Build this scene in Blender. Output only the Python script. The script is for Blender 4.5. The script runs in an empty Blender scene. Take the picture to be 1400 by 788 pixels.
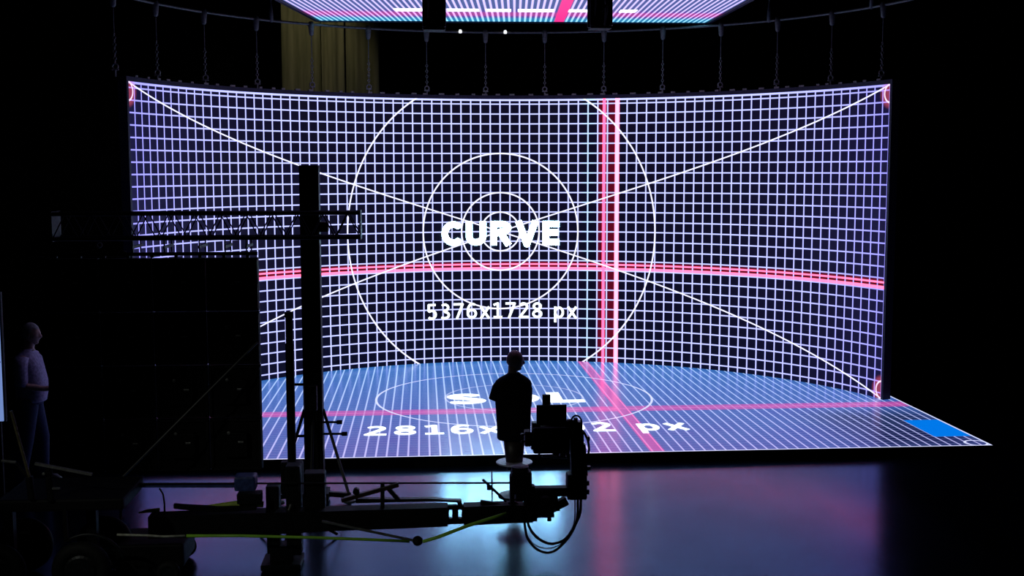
import bpy, bmesh, math, random
from mathutils import Vector, Matrix
random.seed(7)
C = bpy.context.scene.collection
sc = bpy.context.scene
PI = math.pi

# ------------------------------------------------------------------ camera
HP = 0.11                                     # height of the LED floor above the studio floor
FPX = 1613.55
CAM = Vector((-1.3047, -16.9503, 3.3046 + HP))
YAW, PITCH, ROLL = 0.07525, 0.09984, -0.00167
FW = Vector((math.sin(YAW)*math.cos(PITCH), math.cos(YAW)*math.cos(PITCH), -math.sin(PITCH)))
RT0 = Vector((math.cos(YAW), -math.sin(YAW), 0)); UP0 = RT0.cross(FW)
RT = RT0*math.cos(ROLL) + UP0*math.sin(ROLL); UPV = -RT0*math.sin(ROLL) + UP0*math.cos(ROLL)
cd = bpy.data.cameras.new('camera'); cam = bpy.data.objects.new('camera', cd); C.objects.link(cam)
cam.matrix_world = Matrix(((RT.x, UPV.x, -FW.x, CAM.x), (RT.y, UPV.y, -FW.y, CAM.y), (RT.z, UPV.z, -FW.z, CAM.z), (0, 0, 0, 1)))
cd.sensor_width = 36; cd.lens = FPX/1400*36; cd.clip_end = 200
sc.camera = cam
# ------------------------------------------------------------------ world, lights, exposure
w = bpy.data.worlds.new('world'); sc.world = w; w.use_nodes = True
w.node_tree.nodes['Background'].inputs[0].default_value = (0.0006, 0.0007, 0.0008, 1)
w.node_tree.nodes['Background'].inputs[1].default_value = 1.0
vs = sc.view_settings
vs.view_transform = 'Standard'; vs.look = 'None'; vs.exposure = 0; vs.gamma = 1; vs.use_curve_mapping = False
def spot(name, loc, target, power, color, size=60, blend=.6, radius=.15):
    l = bpy.data.lights.new(name, 'SPOT'); l.energy = power; l.color = color; l.spot_size = math.radians(size); l.spot_blend = blend
    l.shadow_soft_size = radius
    o = bpy.data.objects.new(name, l); C.objects.link(o); o.location = loc
    o.rotation_euler = (Vector(target) - Vector(loc)).to_track_quat('-Z', 'Y').to_euler()
    return o
# added unseen spot behind the screen to light the drape
spot('drape_fill', (-3.4, 5.4, 7.6), (-4.1, 7.6, 5.4), 50, (1.0, .93, .66), 80)
spot('crane_fill', (-7.5, -13.5, 5.5), (-2.6, -7.1, .4), 260, (.95, 1.0, .9), 26, .8, .08)  # added spot, out of view, to brighten the green hoses and crane
# dim unseen spot high over the studio, aimed at the left foreground
spot('high_spot', (-6.0, -15.0, 7.5), (-4.0, -6.0, 1.0), 2.5, (1.0, .97, .85), 60)

def at(px, py, Y):                            # point on the plane y = Y seen at a pixel of the 1400x788 frame
    d = FW + RT*((px-700)/FPX) - UPV*((py-394)/FPX)
    return CAM + d*((Y-CAM.y)/d.y)
def atz(px, py, Z):
    d = FW + RT*((px-700)/FPX) - UPV*((py-394)/FPX)
    return CAM + d*((Z-CAM.z)/d.z)

# ------------------------------------------------------------------ material helpers
class NT:
    def __init__(s, name):
        s.m = bpy.data.materials.new(name); s.m.use_nodes = True; s.t = s.m.node_tree
        s.b = s.t.nodes['Principled BSDF']
    def val(s, v, sock):
        if isinstance(v, (int, float)): sock.default_value = v
        elif isinstance(v, tuple): sock.default_value = v if len(v) == 4 or sock.type != 'RGBA' else (*v, 1)
        else: s.t.links.new(v, sock)
    def math(s, op, a, b=0.0, c=0.0):
        n = s.t.nodes.new('ShaderNodeMath'); n.operation = op
        s.val(a, n.inputs[0]); s.val(b, n.inputs[1]); s.val(c, n.inputs[2]); return n.outputs[0]
    def add(s, a, b): return s.math('ADD', a, b)
    def sub(s, a, b): return s.math('SUBTRACT', a, b)
    def mul(s, a, b): return s.math('MULTIPLY', a, b)
    def absd(s, a): return s.math('ABSOLUTE', a)
    def mx(s, *a):
        r = a[0]
        for q in a[1:]: r = s.math('MAXIMUM', r, q)
        return r
    def line(s, d, w0, w1):                   # 1 inside w0, 0 beyond w1
        n = s.t.nodes.new('ShaderNodeMapRange'); n.interpolation_type = 'SMOOTHSTEP'
        s.val(d, n.inputs[0]); n.inputs[1].default_value = w0; n.inputs[2].default_value = w1
        n.inputs[3].default_value = 1; n.inputs[4].default_value = 0; return n.outputs[0]
    def grid(s, x, c, off=0.0):               # distance to the nearest line of spacing c
        return s.absd(s.math('WRAP', s.sub(x, off), c/2, -c/2))
    def band(s, x, a, b, e=.004): return s.line(s.absd(s.sub(x, (a+b)/2)), (b-a)/2-e, (b-a)/2+e)
    def circle(s, x, y, r, cx=0, cy=0):
        x = s.sub(x, cx); y = s.sub(y, cy)
        return s.absd(s.sub(s.math('SQRT', s.add(s.mul(x, x), s.mul(y, y))), r))
    def mix(s, f, a, b, mode='MIX'):
        n = s.t.nodes.new('ShaderNodeMix'); n.data_type = 'RGBA'; n.blend_type = mode
        s.val(f, n.inputs[0]); s.val(a, n.inputs[6]); s.val(b, n.inputs[7]); return n.outputs[2]
    def uv(s):
        n = s.t.nodes.new('ShaderNodeUVMap'); n.uv_map = 'screen'
        p = s.t.nodes.new('ShaderNodeSeparateXYZ'); s.t.links.new(n.outputs[0], p.inputs[0]); return p.outputs[0], p.outputs[1]
    def noise(s, scale, detail=2, rough=.5, stretch=None):
        tc = s.t.nodes.new('ShaderNodeTexCoord'); n = s.t.nodes.new('ShaderNodeTexNoise')
        v = tc.outputs['Object']
        if stretch:
            mp = s.t.nodes.new('ShaderNodeMapping'); mp.inputs['Scale'].default_value = stretch
            s.t.links.new(v, mp.inputs[0]); v = mp.outputs[0]
        s.t.links.new(v, n.inputs['Vector']); n.inputs['Scale'].default_value = scale; n.inputs['Detail'].default_value = detail
        n.inputs['Roughness'].default_value = rough; return n.outputs[0]
    def ramp(s, f, a, b, lo=.3, hi=.7):
        n = s.t.nodes.new('ShaderNodeMapRange'); s.val(f, n.inputs[0])
        n.inputs[1].default_value = lo; n.inputs[2].default_value = hi; n.inputs[3].default_value = a; n.inputs[4].default_value = b
        return n.outputs[0]
    def set(s, **k):
        for a, v in k.items(): s.val(v, s.b.inputs[a.replace('_', ' ')])
        return s
def plain(name, col, rough=.5, metal=0.0, spec=.5, bump=0.0, nscale=30, var=.35):
    n = NT(name); f = n.noise(nscale, 4)
    lo = tuple(c*(1-var) for c in col); hi = tuple(min(1, c*(1+var)) for c in col)
    n.set(Base_Color=n.mix(n.ramp(f, 0, 1), (*lo, 1), (*hi, 1)), Roughness=n.ramp(f, max(0, rough-.06), min(1, rough+.06)), Metallic=metal, Specular_IOR_Level=spec)
    if bump:
        bn = n.t.nodes.new('ShaderNodeBump'); bn.inputs['Strength'].default_value = bump; bn.inputs['Distance'].default_value = .01
        n.t.links.new(f, bn.inputs['Height']); n.t.links.new(bn.outputs[0], n.b.inputs['Normal'])
    return n.m
def emit(name, col, strength):
    n = NT(name); n.set(Base_Color=(.02, .02, .02, 1), Emission_Color=(*col, 1), Emission_Strength=strength, Roughness=.6); return n.m

M = dict(
    black=plain('black_powder_coat', (.004, .004, .0045), .6, 0, .12),
    black_metal=plain('black_metal', (.012, .012, .013), .42, .4, .3),
    frame=plain('screen_frame', (.010, .010, .030), .5, 0, .3),
    rubber=plain('tyre_rubber', (.006, .006, .006), .7, 0, .2),
    steel=plain('dull_steel', (.30, .30, .29), .4, .8),
    galv=plain('galvanised', (.16, .155, .14), .5, .3),
    grey=plain('grey_paint', (.10, .10, .10), .5),
    wall=plain('black_studio_wall', (.006, .006, .006), .9, 0, .05, .3, 3),
    drape=plain('black_drape', (.006, .006, .006), .95, 0, .05, .3, 5),
    cloth=plain('black_cotton', (.006, .006, .008), .9, 0, .1, .3, 60),
    manskin=plain('mannequin_skin', (.50, .30, .25), .5),
    skin=plain('skin', (.42, .25, .20), .55),
    hair=plain('grey_hair', (.30, .29, .28), .8),
    shirt=plain('pale_shirt', (.34, .30, .46), .8, 0, .2, .3, 40),
    jeans=plain('dark_jeans', (.03, .04, .09), .85, 0, .1, .3, 60),
    shoe=plain('dark_shoe', (.02, .02, .02), .5),
    plate=plain('white_plate', (.62, .60, .70), .45),
    wood=plain('dark_red_stain', (.020, .006, .004), .5),
    green=plain('lime_hose_rubber', (.30, .62, .05), .45, 0, .5, 0, 8, .2),
    olive=plain('olive_strap', (.28, .36, .05), .6),
    navy=plain('navy_plastic', (.03, .05, .16), .4),
    glass=plain('lens_glass', (.01, .01, .02), .08, 0, .8),
)
# olive drape with broad colour panels
n = NT('olive_drape'); f = n.noise(1.2, 3, .6, (6, 6, .6))
n.set(Base_Color=n.mix(n.ramp(f, 0, 1), (.11, .11, .05, 1), (.24, .22, .12, 1)), Roughness=.9); M['olive_drape'] = n.m
# ---- studio floor : painted, worn, glossy
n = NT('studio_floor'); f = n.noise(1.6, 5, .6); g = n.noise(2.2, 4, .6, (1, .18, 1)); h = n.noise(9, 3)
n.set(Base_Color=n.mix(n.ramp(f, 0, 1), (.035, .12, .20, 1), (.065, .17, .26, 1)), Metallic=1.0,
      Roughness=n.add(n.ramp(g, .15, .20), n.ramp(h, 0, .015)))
bn = n.t.nodes.new('ShaderNodeBump'); bn.inputs['Strength'].default_value = .08; bn.inputs['Distance'].default_value = .02
n.t.links.new(g, bn.inputs['Height']); n.t.links.new(bn.outputs[0], n.b.inputs['Normal']); M['floor'] = n.m

# ---- curved screen picture (uv in metres from the screen centre)
LW = (.54, .58, 1.20)
def curve_material():
    n = NT('curve_screen_picture'); x, y = n.uv(); c = 1/6
    grid = n.mx(n.line(n.grid(x, c), .0050, .0150), n.line(n.grid(y, c), .0045, .0140),
                n.line(n.absd(n.sub(n.absd(x), 6.985)), .010, .020), n.line(n.absd(n.sub(y, 2.235)), .010, .020))
    circ = n.mx(*[n.line(n.circle(x, y, r), .006, .016) for r in (1/3, 2/3, 4/3, 8/3)])
    dg = math.hypot(7, 2.25)
    d1 = n.absd(n.math('DIVIDE', n.sub(n.mul(n.absd(y), 7), n.mul(n.absd(x), 2.25)), dg))
    diag = n.line(d1, .005, .014)
    ax, ay = n.absd(x), n.absd(y)
    corner = n.line(n.circle(ax, ay, .13, 7.0, 2.12), .006, .018)
    overlay = n.mx(circ, diag, corner)
    nz = n.noise(1.1, 3, .6)
    edge = n.math('POWER', n.math('DIVIDE', ax, 7.0), 4.0)
    bg = n.mix(n.mul(edge, n.ramp(nz, .3, 1)), (.0012, .0008, .0080, 1), (.007, .004, .055, 1))
    bg = n.mix(n.ramp(nz, 0, .7), bg, (.0012, .0012, .0045, 1))
    redbg = n.mx(n.band(y, -.665, -.505), n.band(x, 1.67, 2.02))
    bg = n.mix(redbg, bg, (.075, .0, .006, 1))
    cyb = n.band(x, 1.40, 1.62, .04)
    lc = n.mix(n.mul(cyb, .5), (*LW, 1), (.45, .78, 1.1, 1))
    lc = n.mix(n.mul(edge, .75), lc, (.24, .20, 1.0, 1))
    col = n.mix(grid, bg, lc)
    r1 = n.mx(n.band(y, -.575, -.548), n.band(y, -.655, -.612))
    col = n.mix(n.mul(r1, .9), col, (2.6, .26, .55, 1))
    r2 = n.band(x, 1.752, 1.800, .008); col = n.mix(n.mul(r2, .92), col, (3.2, .20, .50, 1))
    r3 = n.band(x, 1.965, 2.035, .008); col = n.mix(n.mul(r3, .85), col, (2.8, .55, .95, 1))
    col = n.mix(overlay, col, (.85, .85, 1.15, 1))
    cd_ = n.line(n.circle(ax, ay, 0, 7.0, 2.12), .16, .24)
    col = n.mix(n.mul(cd_, .30), col, (.7, .10, .16, 1))
    n.set(Base_Color=(.004, .004, .005, 1), Roughness=.6, Specular_IOR_Level=.2, Emission_Color=col, Emission_Strength=1.45)
    return n.m
def floor_screen_material():
    n = NT('floor_screen_picture'); x, y = n.uv(); c = .125
    gv = n.line(n.grid(x, c), .0065, .0145); gh = n.line(n.grid(y, c), .004, .010)
    ed = n.mx(n.line(n.absd(n.sub(n.absd(x), 5.485)), .008, .016), n.line(n.absd(n.sub(n.absd(y), 3.485)), .010, .02))
    circ = n.mx(*[n.mul(n.line(n.circle(x, y, r), .010, .022), k_) for r, k_ in ((1.0, .45), (2.0, .9))])
    corner = n.line(n.circle(n.absd(x), n.absd(y), .13, 5.36, 3.36), .008, .02)
    nz = n.noise(.9, 3, .6)
    bg = n.mix(n.ramp(y, 0, 1, -3.5, 3.0), (.050, .055, .33, 1), (.024, .16, .52, 1))  # blue fill also paints the curved wall's reflection into the emission
    bg = n.mix(n.ramp(nz, 0, .5), bg, (.035, .15, .42, 1))
    dark = n.mul(n.band(x, 3.9, 5.6, .6), n.band(y, -3.6, -1.4, .5))
    bg = n.mix(n.mul(dark, .8), bg, (.003, .004, .018, 1))
    col = n.mix(n.mul(gh, .55), bg, (.20, .26, .55, 1))
    lc = n.mix(n.ramp(y, 0, 1, -3.5, 2.0), (.50, .48, .92, 1), (.40, .62, 1.05, 1))
    col = n.mix(gv, col, lc)
    mh = n.mx(n.band(y, -1.14, -.80, .02), n.mul(n.band(x, 1.34, 1.52, .01), 1))
    col = n.mix(n.mul(mh, .66), col, (.62, .06, .36, 1))
    far = n.mx(n.band(x, 1.36, 1.375, .004), n.band(x, 1.49, 1.505, .004), n.mul(n.band(y, -.985, -.955, .006), .6))
    col = n.mix(far, col, (.95, .18, .55, 1))
    col = n.mix(n.mx(circ, corner, ed), col, (.75, .80, 1.15, 1))
    blue = n.mul(n.band(x, 5.0, 5.47, .004), n.band(y, -3.0, -2.03, .004))
    col = n.mix(blue, col, (.0, .19, .82, 1))
    n.set(Base_Color=(.004, .008, .014, 1), Roughness=.24, Specular_IOR_Level=.3, Emission_Color=col, Emission_Strength=1.0)
    return n.m
def ceiling_screen_material():
    n = NT('ceiling_screen_picture'); x, y = n.uv()      # x across from the middle, y metres from the far edge
    gv = n.line(n.grid(x, 1/12), .011, .022)
    bg = n.mix(n.line(y, .45, .85), (.10, .055, .32, 1), (.02, .20, .40, 1))
    bg = n.mix(n.band(y, .95, 1.55, .12), bg, (.34, .05, .28, 1))
    bg = n.mix(n.line(y, 2.0, 1.7), bg, (.06, .09, .28, 1))
    lc = n.mix(n.line(y, .4, .9), (.75, .62, 1.25, 1), (.35, .85, 1.25, 1))
    lc = n.mix(n.band(y, .95, 1.55, .12), lc, (.95, .45, 1.0, 1))
    col = n.mix(gv, bg, lc)
    seg = n.mx(n.band(x, -1.75, -1.33), n.band(x, -.98, -.52), n.band(x, -.42, -.05), n.band(x, .05, .58), n.band(x, .70, 1.12), n.band(x, 1.55, 1.80))
    col = n.mix(n.mul(n.band(y, 1.62, 2.02, .05), seg), col, (2.6, 2.6, 3.0, 1))
    col = n.mix(n.band(x, .64, .80, .015), col, (1.0, .03, .28, 1))
    n.set(Base_Color=(.004, .004, .005, 1), Roughness=.6, Emission_Color=col, Emission_Strength=1.1)
    return n.m
M['curve'] = curve_material(); M['fscreen'] = floor_screen_material(); M['cscreen'] = ceiling_screen_material()
M['letters'] = emit('lit_white_lettering', (.40, .77, 1.0), 28.0)
M['letters_small'] = emit('lit_white_caption', (.80, .92, 1.0), 2.2)
M['letters_floor'] = emit('lit_floor_lettering', (.86, .97, 1.0), 1.9)
M['led'] = emit('white_indicator', (.9, .95, 1), 1.2)
M['sidescreen'] = emit('pale_blue_screen', (.16, .25, .55), 1.0)

# ------------------------------------------------------------------ mesh helpers
class MB:
    def __init__(s): s.bm = bmesh.new()
    def box(s, c, d, rot=None, bev=0.0):
        mt = Matrix.Translation(Vector(c)) @ (rot.to_4x4() if rot else Matrix.Identity(4)) @ Matrix.Diagonal((d[0], d[1], d[2], 1))
        r = bmesh.ops.create_cube(s.bm, size=1, matrix=mt)
        if bev:
            es = list({e for v in r['verts'] for e in v.link_edges})
            bmesh.ops.bevel(s.bm, geom=es, offset=bev, segments=2, affect='EDGES', profile=.6)
        return s
    def bar(s, a, b, wx, wz, bev=0.0):        # box beam from a to b
        a, b = Vector(a), Vector(b); d = b-a
        q = d.to_track_quat('X', 'Z').to_matrix()
        return s.box((a+b)/2, (d.length, wx, wz), q, bev)
    def tube(s, pts, r, n=8, cap=True):
        pts = [Vector(p) for p in pts]; rr = r if isinstance(r, (list, tuple)) else [r]*len(pts)
        rings = []; ref = None
        for i, p in enumerate(pts):
            t = (pts[min(i+1, len(pts)-1)] - pts[max(i-1, 0)]).normalized()
            if ref is None: ref = Vector((0, 0, 1)) if abs(t.z) < .9 else Vector((1, 0, 0))
            u = (ref - t*ref.dot(t)).normalized(); ref = u; v = t.cross(u)
            rings.append([s.bm.verts.new(p + (u*math.cos(2*PI*k/n) + v*math.sin(2*PI*k/n))*rr[i]) for k in range(n)])
        for a, b in zip(rings, rings[1:]):
            for k in range(n): s.bm.faces.new((a[k], a[(k+1) % n], b[(k+1) % n], b[k]))
        if cap: s.bm.faces.new(rings[0][::-1]); s.bm.faces.new(rings[-1])
        return s
    def cyl(s, a, b, r, n=20): return s.tube([a, b], r, n)
    def lathe(s, c, prof, n=24, axis='Z'):    # prof [(r, h)]
        c = Vector(c); rings = []
        for r, h in prof:
            ring = []
            for k in range(n):
                a = 2*PI*k/n; p = Vector((r*math.cos(a), r*math.sin(a), h))
                if axis == 'Y': p = Vector((p.x, p.z, p.y))
                if axis == 'X': p = Vector((p.z, p.x, p.y))
                ring.append(s.bm.verts.new(c+p))
            rings.append(ring)
        for a, b in zip(rings, rings[1:]):
            for k in range(n): s.bm.faces.new((a[k], a[(k+1) % n], b[(k+1) % n], b[k]))
        s.bm.faces.new(rings[0][::-1]); s.bm.faces.new(rings[-1]); return s
    def torus(s, c, R, r, axis='Y', n=32, m=10):
        c = Vector(c); rings = []
        for i in range(n):
            a = 2*PI*i/n; ring = []
            for k in range(m):
                b = 2*PI*k/m; p = Vector(((R+r*math.cos(b))*math.cos(a), (R+r*math.cos(b))*math.sin(a), r*math.sin(b)))
                if axis == 'Y': p = Vector((p.x, p.z, p.y))
                if axis == 'X': p = Vector((p.z, p.x, p.y))
                ring.append(s.bm.verts.new(c+p))
            rings.append(ring)
        for i in range(n):
            a, b = rings[i], rings[(i+1) % n]
            for k in range(m): s.bm.faces.new((a[k], a[(k+1) % m], b[(k+1) % m], b[k]))
        return s
    def loft(s, secs, n=24):                  # secs [(cx, cy, z, hx, hy, power)]
        rings = []
        for cx, cy, z, hx, hy, pw in secs:
            ring = []
            for k in range(n):
                a = 2*PI*k/n; ca, sa = math.cos(a), math.sin(a)
                ring.append(s.bm.verts.new((cx+hx*math.copysign(abs(ca)**pw, ca), cy+hy*math.copysign(abs(sa)**pw, sa), z)))
            rings.append(ring)
        for a, b in zip(rings, rings[1:]):
            for k in range(n): s.bm.faces.new((a[k], a[(k+1) % n], b[(k+1) % n], b[k]))
        s.bm.faces.new(rings[0][::-1]); s.bm.faces.new(rings[-1]); return s
    def build(s, name, mat, parent=None, smooth=False, loc=None):
        bmesh.ops.recalc_face_normals(s.bm, faces=s.bm.faces)
        me = bpy.data.meshes.new(name); s.bm.to_mesh(me); s.bm.free()
        if smooth:
            me.polygons.foreach_set('use_smooth', [True]*len(me.polygons))
        me.materials.append(mat)
        o = bpy.data.objects.new(name, me); C.objects.link(o)
        if parent:
            o.parent = parent; o.matrix_parent_inverse = world_inv(parent)
        return o
def world_m(o):
    m = Matrix.LocRotScale(o.location, o.rotation_euler, o.scale)
    return world_m(o.parent) @ o.matrix_parent_inverse @ m if o.parent else m
def world_inv(o): return world_m(o).inverted()
def tag(o, label, cat, group=None):
    o['label'] = label; o['category'] = cat
    if group: o['group'] = group
    return o
def thing(name, loc, label, cat, group=None):
    o = bpy.data.objects.new(name, None); C.objects.link(o); o.location = loc; o.empty_display_size = .1
    return tag(o, label, cat, group)
def copy_tree(o, delta, parent=None):
    c = o.copy(); C.objects.link(c)
    if parent: c.parent = parent
    else: c.location = Vector(o.location) + Vector(delta)
    for ch in list(kids.get(o, [])): copy_tree(ch, delta, c)
    return c
kids = {}
def part(mb, name, mat, parent, smooth=False):
    o = mb.build(name, mat, parent, smooth); kids.setdefault(parent, []).append(o); return o
def struct(mb, name, mat):
    o = mb.build(name, mat); o['kind'] = 'structure'; return o

# ------------------------------------------------------------------ the room
struct(MB().box((0, -4, -.05), (30, 34, .1)), 'floor', M['floor'])
struct(MB().box((0, 12.6, 4.5), (30, .2, 9)), 'wall_back', M['wall'])
struct(MB().box((-14.9, -4, 4.5), (.2, 34, 9)), 'wall_left', M['wall'])
struct(MB().box((14.9, -4, 4.5), (.2, 34, 9)), 'wall_right', M['wall'])
struct(MB().box((0, -20.9, 4.5), (30, .2, 9)), 'wall_front', M['wall'])
struct(MB().box((0, -4, 9.05), (30, 34, .1)), 'ceiling', M['wall'])

# drape behind the screen
def folds(name, x0, x1, y, z0, z1, mat, per, amp, parent):
    mb = MB(); nx = int((x1-x0)/.03); cols = []
    for i in range(nx+1):
        x = x0+(x1-x0)*i/nx
        yy = y+amp*math.sin(2*PI*x/per)+amp*.4*math.sin(2*PI*x/per*2.3+1)
        cols.append([mb.bm.verts.new((x, yy, z)) for z in (z0, z1)]+[mb.bm.verts.new((x, yy+.02, z)) for z in (z1, z0)])
    for a, b in zip(cols, cols[1:]):
        for k in range(4): mb.bm.faces.new((a[k], b[k], b[(k+1) % 4], a[(k+1) % 4]))
    mb.bm.faces.new(cols[0]); mb.bm.faces.new(cols[-1][::-1])
    return part(mb, name, mat, parent, True)
YD = 7.6
xa, xb, xc = at(385, 70, YD).x, at(440, 70, YD).x, at(472, 70, YD).x; xd = at(518, 70, YD).x
t = thing('olive_curtain', (xa, YD, 0), 'dim olive curtain in heavy folds behind the upper left of the curved screen', 'curtain')
folds('drape_width', xa, xb-.02, YD, .02, 8.6, M['olive_drape'], .55, .05, t)
folds('drape_width', xb, xc-.02, YD-.06, .02, 8.6, M['olive_drape'], .30, .05, t)
folds('drape_width', xc, xd, YD+.05, .02, 8.6, M['drape'] if False else M['olive_drape'], .42, .05, t)
part(MB().cyl((xa-.1, YD, 8.65), (xd+.1, YD, 8.65), .03), 'curtain_rail', M['black_metal'], t)

# ------------------------------------------------------------------ curved LED wall
R, YA = 5.5, 3.2816
def wp(s, z, off=0.0):                        # point at arc length s, height z over the studio floor; off>0 towards the stage
    a = s/R; r = R-off
    return Vector((.0207+r*math.sin(a), YA-R+r*math.cos(a), z))
Z0, Z1 = HP, HP+4.5
t = thing('curved_led_wall', (0.02, YA, 0), 'tall concave video wall showing a white grid, circles and the word CURVE', 'led screen')
def arc_sheet(s0, s1, zs, off, n=168, uv=False, thick=None):
    mb = MB(); uvl = mb.bm.loops.layers.uv.new('screen') if uv else None
    cols = []
    for i in range(n+1):
        s = s0+(s1-s0)*i/n
        if thick: cols.append([mb.bm.verts.new(wp(s, zs[0], off)), mb.bm.verts.new(wp(s, zs[1], off)), mb.bm.verts.new(wp(s, zs[1], off-thick)), mb.bm.verts.new(wp(s, zs[0], off-thick))])
        else: cols.append([mb.bm.verts.new(wp(s, z, off)) for z in zs])
    for i, (a, b) in enumerate(zip(cols, cols[1:])):
        m = len(a)
        for k in range(m if thick else m-1):
            f = mb.bm.faces.new((a[k], b[k], b[(k+1) % m], a[(k+1) % m]))
            if uv:
                for l in f.loops:
                    ii = i if l.vert in a else i+1; kk = k if l.vert in (a[k], b[k]) else k+1
                    l[uvl].uv = (s0+(s1-s0)*ii/n, zs[kk]-(Z0+2.25))
    if thick: mb.bm.faces.new(cols[0]); mb.bm.faces.new(cols[-1][::-1])
    return mb
part(arc_sheet(-7, 7, (Z0, Z1), .0, uv=True), 'display_surface', M['curve'], t, True)
part(arc_sheet(-7.03, 7.03, (Z0-.11, Z1+.03), -.006, thick=.10), 'cabinet_body', M['black'], t)
part(arc_sheet(-7.05, 7.05, (Z1+.002, Z1+.062), .02, thick=.13), 'top_rail', M['frame'], t)
for s0 in (-7.05, 7.001): part(arc_sheet(s0, s0+.049, (Z0, Z1+.06), .02, n=1, thick=.13), 'edge_trim', M['frame'], t)
mb = MB()                                      # little latches along the top rail, joined
for i in range(-27, 28):
    p = wp(i*.25+random.uniform(-.05, .05), Z1+.075, -.01); mb.box(p, (.05+.05*random.random(), .03, .03), Matrix.Rotation(-i*.25/R, 3, 'Z'))
o = part(mb, 'rail_latches', M['galv'], t); o['kind'] = 'stuff'
def arc(cx, cy, rx, ry, a0, a1, n=14):
    return [(cx+rx*math.cos(math.radians(a0+(a1-a0)*k/n)), cy+ry*math.sin(math.radians(a0+(a1-a0)*k/n))) for k in range(n+1)]
def glyph(ch, t):                              # strokes of one sign, cap height 1; returns (width, polylines)
    h = t/2
    if ch == 'C': return .80, [arc(.47, .5, .47-h, .5-h, 48, 312, 26)]
    if ch == 'U': return .80, [[(h, 1), (h, .38)]+arc(.40, .36, .40-h, .36-h, 180, 360, 18)+[(.80-h, .38), (.80-h, 1)]]
    if ch == 'R': return .82, [[(h, 0), (h, 1)], [(h, 1-h), (.44, 1-h)]+arc(.44, .73-h*.1, .33-h*.6, .27-h*.9, 90, -90, 12)+[(h, .46)], [(.44, .46), (.80-h*.6, 0)]]
    if ch == 'V': return .90, [[(h*.9, 1), (.45, h*.3), (.90-h*.9, 1)]]
    if ch == 'E': return .66, [[(h, 0), (h, 1)], [(h, 1-h), (.66, 1-h)], [(h, .52), (.63, .52)], [(h, h), (.66, h)]]
    if ch == 'S': return .66, [arc(.35, .75-h*.4, .29-h*.6, .25-h*.6, 35, 180, 12)+arc(.35, .74-h*.4, .29-h*.6, .24-h*.6, 180, 262, 6)+[(.40, .49)]+arc(.34, .25+h*.4, .32-h*.6, .25-h*.6, 70, -145, 16)]
    if ch == 'O': return .86, [arc(.43, .5, .43-h, .5-h, 0, 360, 32)]
    if ch == 'L': return .62, [[(h, 0), (h, 1)], [(h, h), (.62, h)]]
    if ch == '1': return .56, [[(.04, .84), (.30, .94), (.30, 0)], [(.04, h), (.56, h)]]
    if ch == '2': return .60, [arc(.28, .72, .29-h, .28-h, 150, -35, 14)+[(.06, h), (.60, h)]]
    if ch == '3': return .60, [arc(.27, .74, .28-h, .26-h, 140, -80, 14)+[(.20, .50)], [(.26, .50)]+arc(.27, .265, .32-h, .265-h, 80, -140, 16)]
    if ch == '5': return .60, [[(.52, 1-h), (.10, 1-h), (.10, .56)]+arc(.28, .32, .31-h, .32-h, 125, -140, 18)]
    if ch == '6': return .62, [arc(.35, .5, .35-h, .5-h, 60, 180, 12)+[(h, .34)]+arc(.31, .31, .31-h, .31-h, 180, 360, 12)+arc(.31, .33, .31-h, .30-h, 0, 180, 12)]
    if ch == '7': return .60, [[(.0, 1-h), (.55, 1-h), (.20, 0)]]
    if ch == '8': return .62, [arc(.31, .745, .28-h, .255-h, 0, 360, 20), arc(.31, .265, .31-h, .265-h, 0, 360, 20)]
    if ch == '9': return .62, [arc(.27, .5, .35-h, .5-h, 240, 360, 12)+[(.62-h, .66)]+arc(.31, .69, .31-h, .31-h, 0, 180, 12)+arc(.31, .67, .31-h, .30-h, 180, 360, 12)]
    if ch == 'x': return .56, [[(.03, .74), (.53, 0)], [(.53, .74), (.03, 0)]]
    if ch == 'p': return .60, [[(h, .74), (h, -.26)], arc(.30, .37, .30-h, .37-h, 0, 360, 22)]
    return .30, []
def text_mesh(body, w, h, t, mapf, mat, parent, gap=.20, name='lettering'):
    segs = []; x = 0
    for ch in body:
        gw, pl = glyph(ch, t)
        for p in pl: segs.append([(x+a, b) for a, b in p])
        x += gw+gap
    tot = x-gap; kx = w/tot; mb = MB()
    T = lambda p: mapf((p[0]-tot/2)*kx, p[1]*h)
    for p in segs:
        for a, b in zip(p, p[1:]):
            dx, dy = b[0]-a[0], b[1]-a[1]; l = math.hypot(dx, dy)
            if l < 1e-6: continue
            nx, ny = -dy/l*t/2, dx/l*t/2
            mb.bm.faces.new([mb.bm.verts.new(T(q_)) for q_ in ((a[0]+nx, a[1]+ny), (a[0]-nx, a[1]-ny), (b[0]-nx, b[1]-ny), (b[0]+nx, b[1]+ny))])
        for a in p[1:-1]:
            mb.bm.faces.new([mb.bm.verts.new(T((a[0]+t/2*math.cos(k*PI/5), a[1]+t/2*math.sin(k*PI/5)))) for k in range(10)])
    return part(mb, name, mat, parent)
ZC = Z0+2.25
text_mesh('CURVE', 2.03, .415, .25, lambda x, y: wp(x, ZC-.235+y, .010), M['letters'], t, .17)['label'] = 'bright white heading lettering'
text_mesh('5376x1728 px', 2.60, .275, .145, lambda x, y: wp(x+.02, ZC-1.50+y, .010), M['letters_small'], t)['label'] = 'thin white caption lettering'

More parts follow.
